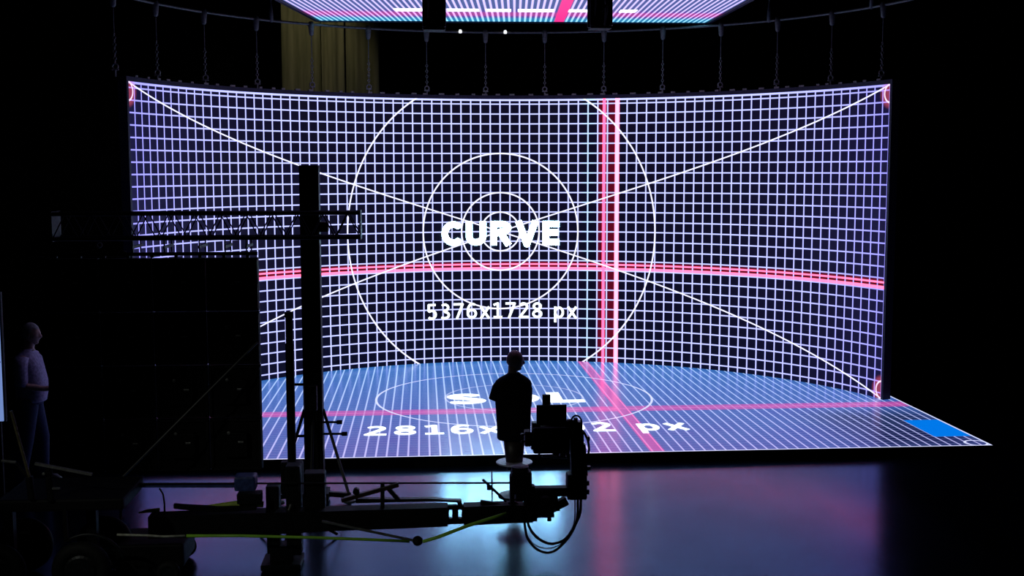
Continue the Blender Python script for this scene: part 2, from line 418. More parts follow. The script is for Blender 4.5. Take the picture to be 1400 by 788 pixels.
# ------------------------------------------------------------------ LED floor
t = thing('led_floor_platform', (0, 0, 0), 'low platform with glowing blue grid floor and the word SOL before the curved screen', 'led floor')
def quad(pts, uvs):
    mb = MB(); l = mb.bm.loops.layers.uv.new('screen'); vs_ = [mb.bm.verts.new(p) for p in pts]; f = mb.bm.faces.new(vs_)
    for lp, u in zip(f.loops, uvs): lp[l].uv = u
    return mb
Q = [(-5.5, -3.5), (5.5, -3.5), (5.5, 3.5), (-5.5, 3.5)]
part(MB().box((0, 0, (HP-.012)/2), (10.98, 6.98, HP-.012)), 'deck', M['frame'], t)
part(quad([(x, y, HP) for x, y in Q], Q), 'display_surface', M['fscreen'], t)
mb = MB()
for sx in (-1, 1): mb.box((sx*5.507, 0, HP/2), (.014, 7.03, HP))
for sy in (-1, 1): mb.box((0, sy*3.507, HP/2), (11, .014, HP))
part(mb, 'edge_trim', M['black'], t)
text_mesh('SOL', 1.98, .76, .24, lambda x, y: Vector((x, -.47+y, HP+.004)), M['letters_floor'], t, .16)['label'] = 'white heading lettering on the floor'
text_mesh('2816x1792 px', 4.12, .54, .17, lambda x, y: Vector((x, -2.37+y, HP+.004)), M['letters_floor'], t)['label'] = 'white caption lettering on the floor'

# ------------------------------------------------------------------ ceiling LED screen
dv = (FW + RT*((705-700)/FPX) - UPV*((175-394)/FPX)).normalized()
A = atz(437, 28, 5.80); B = atz(965, 31, 5.80); B.z = A.z
ux = (B-A); W = ux.length; ux.normalize(); L = 6.5; nrm = ux.cross(dv).normalized(); mid = (A+B)/2
t = thing('ceiling_led_screen', mid, 'overhead video panel glowing in pink and cyan stripes above the stage', 'led screen')
part(quad([A, B, B-dv*L, A-dv*L], [(-W/2, 0), (W/2, 0), (W/2, L), (-W/2, L)]), 'display_surface', M['cscreen'], t)
q = Matrix((ux, dv, nrm)).transposed(); up = nrm if nrm.z > 0 else -nrm
part(MB().box(mid-dv*L/2+up*.075, (W+.02, L+.02, .13), q), 'cabinet_body', M['black'], t)
mb = MB(); mb.bar(A+dv*.04+up*.03, B+dv*.04+up*.03, .06, .10)
for e, sg in ((A, -1), (B, 1)): mb.bar(e+ux*sg*.04+up*.03, e-dv*L+ux*sg*.04+up*.03, .06, .10)
part(mb, 'edge_trim', M['frame'], t)
ceil_a, ceil_b = A, B

# ------------------------------------------------------------------ curved rigging pipe + hangers
ZP = HP+5.62
t = thing('curved_rigging_pipe', wp(0, ZP), 'thin grey pipe bent parallel to the top of the curved screen', 'pipe')
part(MB().tube([wp(-7.6+15.0*i/90, ZP, -.03) for i in range(91)], .020, 8), 'pipe_run', M['galv'], t, True)
for x in (629, 691):
    s = (x-683.5)/81
    part(MB().lathe(wp(s, ZP, .02), [(.0, -.03), (.025, -.025), (.03, 0), (.02, .03), (.0, .035)], 12), 'indicator_lamp', M['led'], t)
ordn = ['first', 'second', 'third', 'fourth', 'fifth', 'sixth', 'seventh', 'eighth', 'ninth', 'tenth', 'eleventh', 'twelfth', 'thirteenth', 'fourteenth', 'fifteenth']
def hanger(parent, s):
    o = Vector((0, 0, 0)); zt = ZP; zb = Z1+.07
    def q(z, dx=0.0): p = wp(s, z, -.03); return p+Vector((dx, 0, 0))
    part(MB().lathe(q(zt-.04), [(.02, -.14), (.035, -.12), (.045, -.02), (.05, .03), (.035, .08), (.0, .09)], 12), 'pipe_clamp', M['galv'], parent, True)
    part(MB().cyl(q(zt-.15), q(zb+.55), .006, 6), 'wire_rope', M['grey'], parent)
    mb = MB()                                  # chain: alternating links
    for k in range(9):
        c = q(zb+.52-k*.045); mb.torus(c, .019, .006, 'Y' if k % 2 else 'X', 10, 5)
    part(mb, 'chain', M['galv'], parent)
    part(MB().torus(q(zb+.10), .036, .011, 'Y', 16, 6).cyl(q(zb+.06, -.045), q(zb+.06, .045), .012, 8).cyl(q(zb+.06), q(zb-.03), .013, 8), 'shackle', M['galv'], parent)
for i in range(15):
    s = -7.24+i
    if abs(s) > 7.3: continue
    place = 'beyond the left end of the curved screen' if i == 0 else 'over the curved screen, %s from the left' % ordn[i]
    if i == 14: place = 'over the right corner of the curved screen'
    h = thing('rigging_hanger', wp(s, ZP, -.03), 'grey clamp, wire and chain hanger ' + place, 'hanger', 'hangers between pipe and curved screen')
    hanger(h, s)
# drop cables holding the pipe
for px, lab in ((155, 'thin drop cable rising beyond the left end of the curved screen'), (373, 'thin drop cable just left of the overhead panel'), (1050, 'thin drop cable just right of the overhead panel'), (1189, 'thin drop cable over the right end of the curved screen')):
    best = min((abs((wp(k/50, ZP)-CAM).dot(RT)/((wp(k/50, ZP)-CAM).dot(FW))*FPX+700-px), k/50) for k in range(-370, 370))[1]
    p = wp(best, ZP, -.03)
    c = thing('drop_cable', p, lab, 'cable', 'drop cables holding the rigging pipe')
    part(MB().cyl(p, (p.x, p.y, 8.99), .010, 6), 'steel_cable', M['grey'], c)
    part(MB().lathe(p+Vector((0, 0, .06)), [(.0, -.09), (.035, -.08), (.03, .08), (.012, .2), (.0, .21)], 10), 'turnbuckle', M['grey'], c, True)

# black vertical trusses hanging before the overhead panel
def hung_truss(x0, x1, ybot, lab):
    Y = -5.0
    a, b = at(x0, ybot, Y), at(x1, ybot, Y); cx = (a.x+b.x)/2; hw = (b.x-a.x)/2-.02; z0 = a.z
    t = thing('hanging_truss', (cx, Y, z0), lab, 'truss', 'black trusses hanging in front of the overhead panel')
    for sx in (-1, 1):
        for sy in (-1, 1): part(MB().cyl((cx+sx*hw, Y+sy*hw, z0), (cx+sx*hw, Y+sy*hw, 8.98), .024, 10), 'chord', M['black'], t)
    for sy in (-1, 1):
        mb = MB(); z = z0+.04
        while z < 8.6:
            mb.cyl((cx-hw, Y+sy*hw, z), (cx+hw, Y+sy*hw, z+.2), .012, 6); mb.cyl((cx+hw, Y+sy*hw, z+.2), (cx-hw, Y+sy*hw, z+.4), .012, 6)
            z += .4
        part(mb, 'lacing', M['black'], t)
    mb = MB()
    for j in range(9):
        ox = random.uniform(-.6, .6)*hw; oy = random.uniform(-.5, .5)*hw
        mb.tube([(cx+ox+.03*math.sin(zz*5+j), Y+oy+.03*math.cos(zz*4+j), zz) for zz in [z0-.0+.2*m for m in range(int((8.9-z0)/.2))]], .034, 6)
    part(mb, 'cable_loom', M['rubber'], t)
    part(MB().box((cx, Y, z0-.02), (2*hw+.03, 2*hw+.03, .02), None, .006), 'end_plate', M['rubber'], t)
hung_truss(578, 609, 38, 'black vertical truss hanging over the left half of the overhead panel')
hung_truss(805, 835, 36, 'black vertical truss hanging over the right half of the overhead panel')

# ------------------------------------------------------------------ side LED wall seen from the back, hanging truss, tower
YS = -5.7
PL, PR = at(67, 500, YS).x, at(357, 500, YS).x
pw = (PR-PL)/4
ztop = at(300, 352, YS).z; ph = (ztop-at(300, 642, YS).z)/4
t = thing('side_led_wall', ((PL+PR)/2, YS, 0), 'large black side screen hung under the truss and seen from behind', 'led screen')
def panel_at(cx, cz, parent):
    b = part(MB().box((cx, YS, cz), (pw-.006, .07, ph-.006), None, .006), 'panel', M['black'], parent)
    y = YS-.035
    mb = MB()
    for sx in (-1, 1): mb.box((cx+sx*(pw/2-.02), y-.012, cz), (.025, .025, ph-.04))
    for sz in (-1, 1): mb.box((cx, y-.012, cz+sz*(ph/2-.02)), (pw-.04, .025, .025))
    part(mb, 'panel_frame', M['black_metal'], b)
    part(MB().box((cx, y-.03, cz), (pw*.46, .06, ph*.46), None, .008), 'power_box', M['black'], b)
    part(MB().box((cx+pw*.11, y-.068, cz+.03), (.05, .012, .018), None, .003), 'latch', M['steel'], b)
    part(MB().lathe((cx-pw*.12, y-.066, cz+.10+.02), [(.0, -.008), (.016, -.006), (.016, .006), (.0, .008)], 10, 'Y'), 'connector', M['steel'], b)
for r in range(4):
    for c in range(4): panel_at(PL+pw*(c+.5), ztop-ph*(r+.5), t)
zh = at(300, 347, YS).z
mb = MB().cyl((PL-.05, YS, zh), (PR-.01, YS, zh), .017, 10)
part(mb, 'header_bar', M['black'], t)
for c in range(9):
    x = PL+.1+c*(PR-PL-.2)/8
    part(MB().box((x, YS, (zh+ztop)/2-.0), (.03, .04, zh-ztop+.0), None, .004), 'header_bracket', M['black'], t)
for px, py in ((40, 338), (102, 352), (136, 338), (170, 350)):
    p = at(max(px, 78), py, YS); 
    if px > 75: part(MB().torus(p+Vector((0, 0, .02)), .022, .008, 'Y', 12, 6), 'lifting_eye', M['grey'], t)

YT = -5.25
z_a, z_b = at(300, 291.5, YT).z, at(300, 325, YT).z
xl, xr = at(76, 300, YT).x, at(493, 300, YT).x
hgt = z_a-z_b; t = thing('box_truss', ((xl+xr)/2, YT, z_b), 'black horizontal lattice truss crossing the left part of the curved screen', 'truss')
for sy in (-1, 1):
    for z in (z_a, z_b): part(MB().cyl((xl, YT+sy*hgt/2, z), (xr, YT+sy*hgt/2, z), .019, 10), 'chord', M['black'], t)
nb = 24; st = (xr-xl)/nb
for sy in (-1, 1):
    for i in range(nb):
        a, b = (z_a, z_b) if i % 2 else (z_b, z_a)
        part(MB().cyl((xl+i*st, YT+sy*hgt/2, a), (xl+(i+1)*st, YT+sy*hgt/2, b), .006, 6), 'diagonal_brace', M['black'], t)
for z in (z_a, z_b):
    for i in range(nb//2):
        part(MB().cyl((xl+2*i*st, YT-hgt/2, z), (xl+(2*i+1)*st, YT+hgt/2, z), .007, 6), 'cross_brace', M['black'], t)
for x in (xl, xr): part(MB().box((x, YT, (z_a+z_b)/2), (.012, hgt+.05, hgt+.05), None, .003), 'end_plate', M['black'], t)
# clamps between truss and header bar
for px in (196, 238, 284, 318, 346):
    p = at(px, 330, YT); part(MB().box((p.x, (YT+YS)/2-.03, (z_b+zh)/2), (.016, .42, .03), None, .004).box((p.x, YT-hgt/2, (z_b+zh)/2), (.012, .012, z_b-zh), None).box((p.x, YS+.01, (z_b+zh)/2), (.012, .012, z_b-zh), None), 'hanging_clamp', M['black'], t)

YM = -4.90
zt = at(427, 226, YM).z; x0, x1 = at(414, 450, YM).x, at(440, 450, YM).x; cx = (x0+x1)/2; mw = x1-x0
t = thing('lifting_tower', (cx, YM, 0), 'black telescopic lifting tower standing before the left part of the curved screen', 'lifting tower')
part(MB().box((cx, YM, zt/2+.10), (mw, mw, zt-.20), None, .008), 'mast', M['black'], t)
part(MB().box((cx, YM-mw*.5-.01, 1.2), (mw*.5, .03, 1.9), None, .006), 'mast_channel', M['black_metal'], t)
part(MB().box((cx, YM, zt-.04), (mw*1.02, mw*1.02, .06), None, .01), 'head_cap', M['black'], t)
part(MB().box((cx+mw*.7, YM, zt-.62), (mw*.5, .12, .1), None, .01), 'carriage_bracket', M['black'], t)
part(MB().box((cx, YM, .07), (mw*1.5, mw*1.5, .10), None, .012), 'base_block', M['black'], t)
zk = at(440, 560, YM).z
for fx, fy, mtl in ((478, -.0, 'grey'), (380, .0, 'black_metal')):  # grey on the right strut stands in for a highlight along it
    foot = at(fx, 676, YM); foot.z = .045
    s = 1 if fx > 427 else -1
    part(MB().cyl((cx+s*mw*.5, YM, zk), foot, .016, 10), 'outrigger_strut', M[mtl], t)
    part(MB().bar((cx+s*mw*.5, YM, .085), (foot.x, YM, .06), .05, .05), 'outrigger_leg', M['black_metal'], t)
    part(MB().lathe((foot.x, YM, .0), [(.07, .0), (.07, .012), (.02, .03), (.015, .09), (.0, .095)], 14), 'foot_pad', M['grey'], t)
for sy in (-1, 1):
    part(MB().cyl((cx, YM+sy*mw*.5, zk), (cx, YM+sy*.55, .045), .016, 10), 'outrigger_strut', M['black_metal'], t)
    part(MB().bar((cx, YM+sy*mw*.5, .085), (cx, YM+sy*.6, .06), .05, .05), 'outrigger_leg', M['black_metal'], t)
    part(MB().lathe((cx, YM+sy*.6, .0), [(.07, .0), (.07, .012), (.02, .03), (.015, .09), (.0, .095)], 14), 'foot_pad', M['grey'], t)
for px, py, ln in ((459, 577.5, 16), (461, 593.5, 26)):
    a, b = at(440, py, YM), at(px+ln/2-3, py, YM)
    part(MB().cyl((a.x-.02, YM, a.z), (b.x, YM, b.z), .012, 8), 'locking_pin', M['black'], t)
    part(MB().lathe((b.x, YM, b.z), [(.0, -.03), (.022, -.028), (.022, .028), (.0, .03)], 10, 'X'), 'pin_knob', M['black'], t)
for px, py in ((400, 526), (404, 596.5)):
    a, b = at(414, py, YM), at(px, py, YM)
    part(MB().cyl((a.x+.02, YM, a.z), (b.x, YM, b.z), .014, 8), 'locking_pin', M['black'], t)
p = at(427, 585, YM); part(MB().box((p.x, YM-mw*.5-.035, p.z), (.03, .04, .11), None, .006), 'winch_handle', M['steel'], t)
p = at(427, 540, YM); part(MB().box((p.x, YM-mw*.5-.06, p.z), (.13, .10, .26), None, .012), 'winch_housing', M['black_metal'], t)

# thin stand post left of the tower with its brace
YP = -6.25
a, b = at(389, 430, YP), at(401, 430, YP); px_ = (a.x+b.x)/2; pr = (b.x-a.x)/2
t = thing('monitor_stand', (px_, YP, 0), 'slim black upright post just left of the tall lifting tower', 'stand')
part(MB().cyl((px_, YP, .03), (px_, YP, at(395, 470, YP).z), pr, 16), 'lower_tube', M['black'], t)
part(MB().cyl((px_, YP, at(395, 470, YP).z), (px_, YP, a.z+.0), pr*.86, 16), 'upper_tube', M['black'], t)
part(MB().lathe((px_, YP, a.z), [(pr*.9, -.03), (pr*1.05, -.02), (pr*1.05, .02), (.0, .03)], 14), 'post_cap', M['black'], t)
p = at(395, 650, YP)
part(MB().box((p.x+.03, YP, p.z-.02), (.20, .10, .30), None, .015), 'junction_box', M['black'], t)
for k in range(3):
    an = k*2*PI/3+.4
    part(MB().cyl((px_, YP, .30), (px_+.42*math.cos(an), YP+.42*math.sin(an), .02), .014, 8), 'leg', M['black_metal'], t)
part(MB().lathe((px_, YP, .30), [(pr, -.06), (pr*1.5, -.05), (pr*1.5, .05), (pr, .06)], 14), 'leg_collar', M['black_metal'], t)
# long diagonal pole leaning before the side screen
a, b = at(352, 468, -6.0), at(165, 655, -6.3)
t = thing('diagonal_brace_pole', (b.x, b.y, b.z), 'thin grey pole leaning diagonally across the dark side screen', 'pole')
part(MB().cyl(a, (b.x, b.y, b.z), .011, 8), 'tube', plain('dark_grey_tube', (.04, .04, .04), .4, .5), t)
part(MB().cyl(b, (b.x-.02, b.y, .02), .012, 8), 'lower_leg', M['black_metal'], t)
part(MB().lathe(b, [(.0, -.03), (.03, -.02), (.03, .02), (.0, .03)], 10), 'joint', M['black_metal'], t)

# ------------------------------------------------------------------ mannequin
def head_mb(c, face=0.0, sc_=1.0, neck=.10):
    """head centred at c, face angle about z (0 = looking to +x)"""
    mb = MB(); bm = mb.bm
    bmesh.ops.create_icosphere(bm, subdivisions=4, radius=1)
    g = lambda x, m, s: math.exp(-((x-m)/s)**2)
    for v in bm.verts:
        x, y, z = v.co                          # x forward
        X, Yy, Z = .098*x, .077*y, .122*z
        if z < 0: Yy *= 1-.32*(-z)**1.4; X *= 1-.12*(-z)**2
        if z < -.1 and x < 0: X *= 1-.35*min(1, (-z-.1)/.9)
        if x > 0:
            X += .030*g(z, -.22, .15)*g(y, 0, .19)*x           # nose
            X += .007*g(z, .10, .10)*g(y, 0, .6)*x             # brow
            X -= .010*(g(y, .38, .18)+g(y, -.38, .18))*g(z, -.03, .12)*x
            X += .007*g(z, -.50, .09)*g(y, 0, .28)*x           # lips
            X -= .004*g(z, -.66, .07)*g(y, 0, .4)*x
            X += .026*g(z, -.85, .16)*g(y, 0, .40)             # chin
        v.co = (X, Yy, Z)
    for sy in (-1, 1):                          # ears
        r = bmesh.ops.create_icosphere(bm, subdivisions=2, radius=1)
        for v in r['verts']:
            x, y, z = v.co; d = .55 if y*sy > 0 and x*x+z*z < .35 else 1
            v.co = (-.008+.017*x+.004*z, sy*(.074+.010*y*sy*d), -.008+.032*z)
    if neck:
        r0 = []
        prof = [(-.026, .050, -.06), (-.026, .052, -.11), (-.030, .056, -.16), (-.034, .072, -.16-neck)]
        rings = []
        for cx_, rr, zz in prof: rings.append([bm.verts.new((cx_+rr*math.cos(2*PI*k/18), rr*1.02*math.sin(2*PI*k/18), zz)) for k in range(18)])
        for a_, b_ in zip(rings, rings[1:]):
            for k in range(18): bm.faces.new((a_[k], a_[(k+1) % 18], b_[(k+1) % 18], b_[k]))
        bm.faces.new(rings[0]); bm.faces.new(rings[-1][::-1])
    bmesh.ops.transform(bm, matrix=Matrix.Translation(c) @ Matrix.Rotation(face, 4, 'Z') @ Matrix.Scale(sc_, 4), verts=bm.verts)
    return mb
YN = -4.84
base = at(703, 678, YN); mx, my = base.x, YN
sN = 1/ (at(704, 600, YN).x-at(703, 600, YN).x)
zz = lambda py: at(703, py, YN).z
xx = lambda px: at(px, 560, YN).x
t = thing('mannequin', (mx, my, 0), 'bald shop mannequin torso in a black T-shirt on a stand with white disc', 'mannequin')
part(head_mb(Vector((xx(704), my, zz(493.5))), .08, .92, .13), 'head', M['manskin'], t, True)
mbt = MB()
def sec(py, l, r, hy, pw_=.8): mbt_s.append(((xx(l)+xx(r))/2, my, zz(py), (xx(r)-xx(l))/2, hy, pw_))
mbt_s = []
for a_ in ((600, 680, 724, .115), (590, 679.5, 725, .12), (570, 678, 726, .12), (550, 677, 726.5, .125), (535, 677, 727, .125), (525, 676, 727, .12), (521, 678, 725.5, .115), (517.5, 682, 722, .105), (514.5, 687.5, 717.5, .09), (512, 692.5, 713, .075), (509.5, 695, 710.5, .062)): sec(*a_)
for k in range(len(mbt_s)): pass
mbt.loft(mbt_s, 32)
for v in mbt.bm.verts:                         # soft vertical folds of cloth
    f_ = max(0, min(1, (zz(525)-v.co.z)/.5)); an = math.atan2(v.co.y-my, v.co.x-mx)
    v.co.x += .006*f_*math.sin(an*7+v.co.z*6); v.co.y += .008*f_*math.cos(an*6)
shirt = part(mbt, 't_shirt', M['cloth'], t, True)
for pts, rr in (([(686, 525), (681.5, 531), (678.5, 539), (675.5, 547)], [.066, .070, .064, .060]), ([(717, 525), (719.5, 533), (720, 545), (720, 556)], [.062, .066, .06, .052])):
    part(MB().tube([(xx(a_), my, zz(b_)) for a_, b_ in pts], rr, 16), 'sleeve', M['cloth'], shirt, True)
part(MB().cyl((xx(703), my, .02), (xx(703), my, zz(598)), .020, 16), 'stand_pole', M['black_metal'], t)
part(MB().loft([(xx(703), my, zz(642), .075, .06, 1), (xx(703), my, zz(625), .095, .07, 1), (xx(703), my, zz(600), .115, .085, 1)], 24), 'hip_block', M['wood'], t, True)
part(MB().lathe((xx(703), my, zz(632)), [(.0, -.010), (.188, -.010), (.192, 0), (.188, .006), (.0, .006)], 40), 'disc', M['plate'], t)['label'] = 'pale round disc'
part(MB().lathe((xx(703), my, 0), [(.17, .0), (.17, .012), (.05, .03), (.0, .034)], 32), 'foot', M['black_metal'], t)

# ------------------------------------------------------------------ camera crane (arm, remote head, camera)
YC = -7.0
def c(px, py, dy=0.0): return at(px, py, YC+dy)
pc = c(701, 700).x-c(700, 700).x               # metres per pixel here
t = thing('camera_crane', (c(400, 720).x, YC, 0), 'long low black camera crane arm on wheels reaching to the middle of the floor', 'camera crane')
# tapered arm
def beam(pts, dy, name, mat, depth, parent):
    mb = MB(); rows = []
    for px, pt, pb in pts:
        a_, b_ = c(px, pt), c(px, pb)
        rows.append([mb.bm.verts.new((a_.x, YC+dy+sy*depth/2, zz_)) for sy, zz_ in ((-1, a_.z), (1, a_.z), (1, b_.z), (-1, b_.z))])
    for a_, b_ in zip(rows, rows[1:]):
        for k in range(4): mb.bm.faces.new((a_[k], a_[(k+1) % 4], b_[(k+1) % 4], b_[k]))
    mb.bm.faces.new(rows[0]); mb.bm.faces.new(rows[-1][::-1])
    return part(mb, name, mat, parent)
arm = beam([(205, 704, 733), (330, 699, 730), (450, 696, 723), (560, 692.5, 719), (612, 691, 716.5)], 0, 'arm', M['black'], .16, t)
# end section with two round lightening holes : plates around the gaps
def plate_with_holes():
    mb = MB(); y = YC
    xs = [c(q_, 702).x for q_ in (612, 613.8, 618.2, 626.6, 631.4, 634)]
    for (a_, b_) in ((0, 1), (2, 3), (4, 5)):
        x0_, x1_ = xs[a_], xs[b_]; mb.box(((x0_+x1_)/2, y, (c(620, 691).z+c(620, 716).z)/2), (x1_-x0_, .05, c(620, 691).z-c(620, 716).z))
    for (a_, b_, hc) in ((1, 2, 702.5), (3, 4, 702.5)):
        x0_, x1_ = xs[a_], xs[b_]
        zt_, z1_, z2_, zb_ = c(620, 691).z, c(620, hc-6).z, c(620, hc+6).z, c(620, 716).z
        mb.box(((x0_+x1_)/2, y, (zt_+z1_)/2), (x1_-x0_, .05, zt_-z1_)); mb.box(((x0_+x1_)/2, y, (zb_+z2_)/2), (x1_-x0_, .05, z2_-zb_))
    return mb
part(plate_with_holes(), 'drilled_plate', M['black'], t)
beam([(634, 690.5, 716), (700, 688, 712.5), (728, 690, 712)], 0, 'arm_tip', M['black'], .14, t)
beam([(486, 683, 689.5), (540, 684, 688), (590, 683, 687), (610, 685, 687.5), (631, 685.5, 689)], .05, 'cable_tray', M['black_metal'], .06, t)
part(MB().cyl(c(628, 686), c(629, 692), .02, 8), 'tray_post', M['black'], t)
part(MB().cyl(c(140, 661.8), c(700, 660.6), .0085, 10), 'guide_rod', M['black_metal'], t)
part(MB().bar(c(160, 664.5, .04), c(345, 665), .03, .022), 'rear_tube', M['navy'], t)
part(MB().bar(c(523, 660), c(523, 696), .035, .035), 'rod_post', M['black'], t)
a_ = c(467, 684.5); b_ = c(545, 663)
part(MB().bar(a_, b_, .05, .030), 'steering_lever', M['wood'], t)
part(MB().bar(a_+Vector((.02, 0, .020)), b_+Vector((0, 0, .021)), .045, .007), 'lever_highlight', M['steel'], t)  # pale strip on top imitates a highlight on the lever
part(MB().bar(c(531, 668), c(545, 684), .04, .035), 'lever_brace', M['black'], t)
part(MB().lathe(c(487, 672), [(.0, -.03), (.028, -.028), (.028, .028), (.0, .03)], 14, 'Y'), 'lever_knob', M['black'], t)
# central pedestal
for px0, px1, p0, p1, nm in ((362, 382, 668, 760, 'pedestal_column'), (389, 412, 640, 762, 'pedestal_column'), (414, 444, 650, 700, 'drive_box')):
    a_, b_ = c(px0, p0), c(px1, p1)
    part(MB().box(((a_.x+b_.x)/2, YC+.12, (a_.z+b_.z)/2), (b_.x-a_.x, .16, a_.z-b_.z), None, .012), nm, M['black'], t)
deck_z = c(200, 748).z
part(MB().box(((c(165, 750).x+c(256, 750).x)/2, YC+.1, (c(200, 738).z+.10)/2), (c(256, 750).x-c(165, 750).x, .50, c(200, 738).z-.10), None, .02), 'chassis', M['black'], t)
part(MB().box((c(384, 750).x, YC+.12, .035), (.34, .34, .05), None, .01), 'foot_plate', M['black'], t)
part(MB().box((c(384, 750).x, YC+.12, (c(0, 762).z+.06)/2), (.20, .18, c(0, 758).z-.05), None, .01), 'jack_column', M['black'], t)
part(MB().tube([c(398, 690), c(392, 706), c(386, 718)], .012, 8), 'crank', M['steel'], t)
part(MB().box(c(409, 655), (.016, .03, .22), None, .004), 'column_edge', M['black_metal'], t)
for sx, py in ((185, 0), (240, 0)):
    for sy in (-.28, .42):
        w_ = c(sx, 770); r_ = .10
        wh = part(MB().torus((w_.x, YC+sy, r_), r_-.032, .032, 'Y', 28, 10), 'wheel', M['rubber'], t, True)
        part(MB().lathe((w_.x, YC+sy, r_), [(.0, -.03), (.05, -.028), (.05, .028), (.0, .03)], 16, 'Y'), 'hub', M['black_metal'], wh)
for sy in (-.28, .42): part(MB().box(((c(185, 760).x+c(240, 760).x)/2, YC+sy, .12), (c(240, 760).x-c(185, 760).x, .04, .05)), 'axle_beam', M['black'], t)
for sx in (185, 240):
    part(MB().bar((c(sx, 760).x, YC-.3, .12), (c(sx, 760).x, YC+.44, .12), .05, .05), 'axle', M['black'], t)
    part(MB().cyl((c(sx, 760).x, YC+.07, .12), (c(sx, 760).x, YC+.07, deck_z), .035, 12), 'axle_pivot', M['black'], t)
# motor box with navy top at the back of the arm
a_ = c(322, 652); b_ = c(352, 686)
part(MB().box(((a_.x+b_.x)/2, YC-.02, (a_.z+c(0, 672).z)/2), (b_.x-a_.x, .16, a_.z-c(335, 672).z), None, .02), 'motor', M['navy'], t)
part(MB().box(((a_.x+b_.x)/2+.03, YC-.02, (c(335, 672).z+b_.z)/2), (b_.x-a_.x+.02, .14, c(335, 673).z-b_.z), None, .006), 'motor_bracket', M['black'], t)
beam([(240, 686.5, 692), (256, 688, 694), (300, 690, 697), (352, 688, 694)], -.06, 'rear_strut', M['black'], .05, t)

# stay rods and green hoses
a_, b_ = c(440, 713, -.14), c(566, 739.5, -.14)
part(MB().cyl(a_, b_, .012, 10), 'stay_rod', M['grey'], t)
part(MB().lathe(c(571, 740, -.14), [(.0, -.035), (.035, -.03), (.045, 0), (.035, .03), (.0, .035)], 16, 'Y'), 'stay_joint', M['black'], t, True)
o = MB().tube([c(255, 733, -.16), c(330, 733, -.16), c(430, 735.5, -.16), c(500, 738, -.16), c(560, 740.5, -.15)], .013, 10).build('green_hose', M['green'], None, True)
tag(o, 'straight lime green hose running along under the black crane arm', 'hose')
o = MB().tube([c(160, 731.5, -.16), c(200, 732.5, -.16), c(225, 734, -.16), c(253, 733, -.16)], .010, 8).build('pale_hose_end', plain('pale_hose', (.42, .42, .34), .45), None, True)
tag(o, 'short pale hose end beyond the left end of the green hose', 'hose')
o = MB().tube([c(578, 741, -.16), c(600, 734.5, -.16), c(640, 719, -.16), c(670, 709.5, -.16), c(692, 702.5, -.12)], .015, 10).build('green_strap', M['green'], None, True)
tag(o, 'green rod slanting up under the crane arm towards the camera head', 'hose')
o = MB().tube([c(285, 692.5, -.03), c(310, 691, -.03), c(335, 688.5, -.03), c(360, 690, -.03)], [.012, .026, .034, .028], 10).build('olive_strap', M['olive'], None, True)
tag(o, 'olive green padded strap lying under the navy motor on the crane arm', 'strap')
o = MB().tube([c(190, 701.5, -.03), c(202, 699, -.03), c(218, 697.5, -.03)], [.006, .016, .018], 8).build('olive_hose_tip', M['olive'], None, True)
tag(o, 'small olive hose tip at the rear end of the crane arm', 'hose')
o = MB().tube([c(218, 668, -.0), c(223, 676, 0), c(225, 690, 0), c(225, 703, 0)], .008, 8).build('short_black_cable', M['rubber'], None, True)
tag(o, 'short black cable curving down between rear rod and crane arm', 'cable')

# remote head
h = thing('remote_head', c(712, 690), 'black motorised pan and tilt head with rotor rings at the crane tip', 'camera head')
a_, b_ = c(697, 642), c(727, 712)
part(MB().box((c(712, 0).x, YC, (c(712, 644).z+c(712, 674).z)/2), (c(727, 660).x-c(699, 660).x, .14, c(712, 644).z-c(712, 674).z), None, .02), 'pan_motor', M['black'], h)
part(MB().lathe(c(711, 641), [(.06, -.03), (.075, -.02), (.075, .02), (.05, .03)], 20), 'pan_ring', M['black_metal'], h)
for px0, px1, p0, p1 in ((697, 702.5, 650, 690), (705, 716, 664, 684), (719, 731, 664, 690), (731, 757, 668, 706), (700, 722, 690, 712), (716, 728, 674, 712), (721.5, 734, 688, 711)):
    a_, b_ = c(px0, p0), c(px1, p1); part(MB().box(((a_.x+b_.x)/2, YC, (a_.z+b_.z)/2), (b_.x-a_.x, .10, a_.z-b_.z), None, .006), 'head_bracket', M['black'], h)
part(MB().lathe(c(744, 690, -.02), [(.0, -.09), (.085, -.085), (.10, -.05), (.10, .05), (.085, .08), (.0, .085)], 28, 'Y'), 'roll_motor', M['black'], h, False)
part(MB().bar(c(728, 672, .01), c(797, 671, .01), .09, .075), 'lower_yoke', M['black'], h)
part(MB().bar(c(745, 700), c(775, 684), .07, .07), 'yoke_gusset', M['black'], h)
for px, py in ((751, 708), (763, 694), (760, 681.5)): part(MB().lathe(c(px, py), [(.0, -.03), (.018, -.03), (.018, .03), (.0, .03)], 10), 'clamp_bolt', M['black_metal'], h)
part(MB().box(c(788, 664), (c(803, 0).x-c(775, 0).x, .16, c(0, 646).z-c(0, 682).z), None, .02), 'tilt_motor', M['black'], h)
part(MB().bar(c(788, 590), c(790, 655), .09, .115), 'side_arm', M['black'], h)
part(MB().bar(c(797, 607), c(800, 650), .06, .04), 'arm_cover', M['black_metal'], h)
for px, py in ((801, 661), (801, 673)): part(MB().lathe(c(px, py), [(.0, -.03), (.022, -.028), (.022, .028), (.0, .03)], 12, 'X'), 'motor_knob', M['black_metal'], h)
part(MB().cyl(c(672.5, 645, .02), c(673, 688, .02), .006, 8), 'antenna', M['black'], h)
part(MB().cyl(c(660, 656, .02), c(692, 686, .02), .011, 8), 'focus_lever', M['black'], h)
part(MB().lathe(c(669, 667, .02), [(.0, -.02), (.022, -.018), (.022, .018), (.0, .02)], 10), 'lever_clamp', M['black'], h)
part(MB().bar(c(657, 686.5), c(700, 693), .04, .03), 'tail_bracket', M['black'], h)
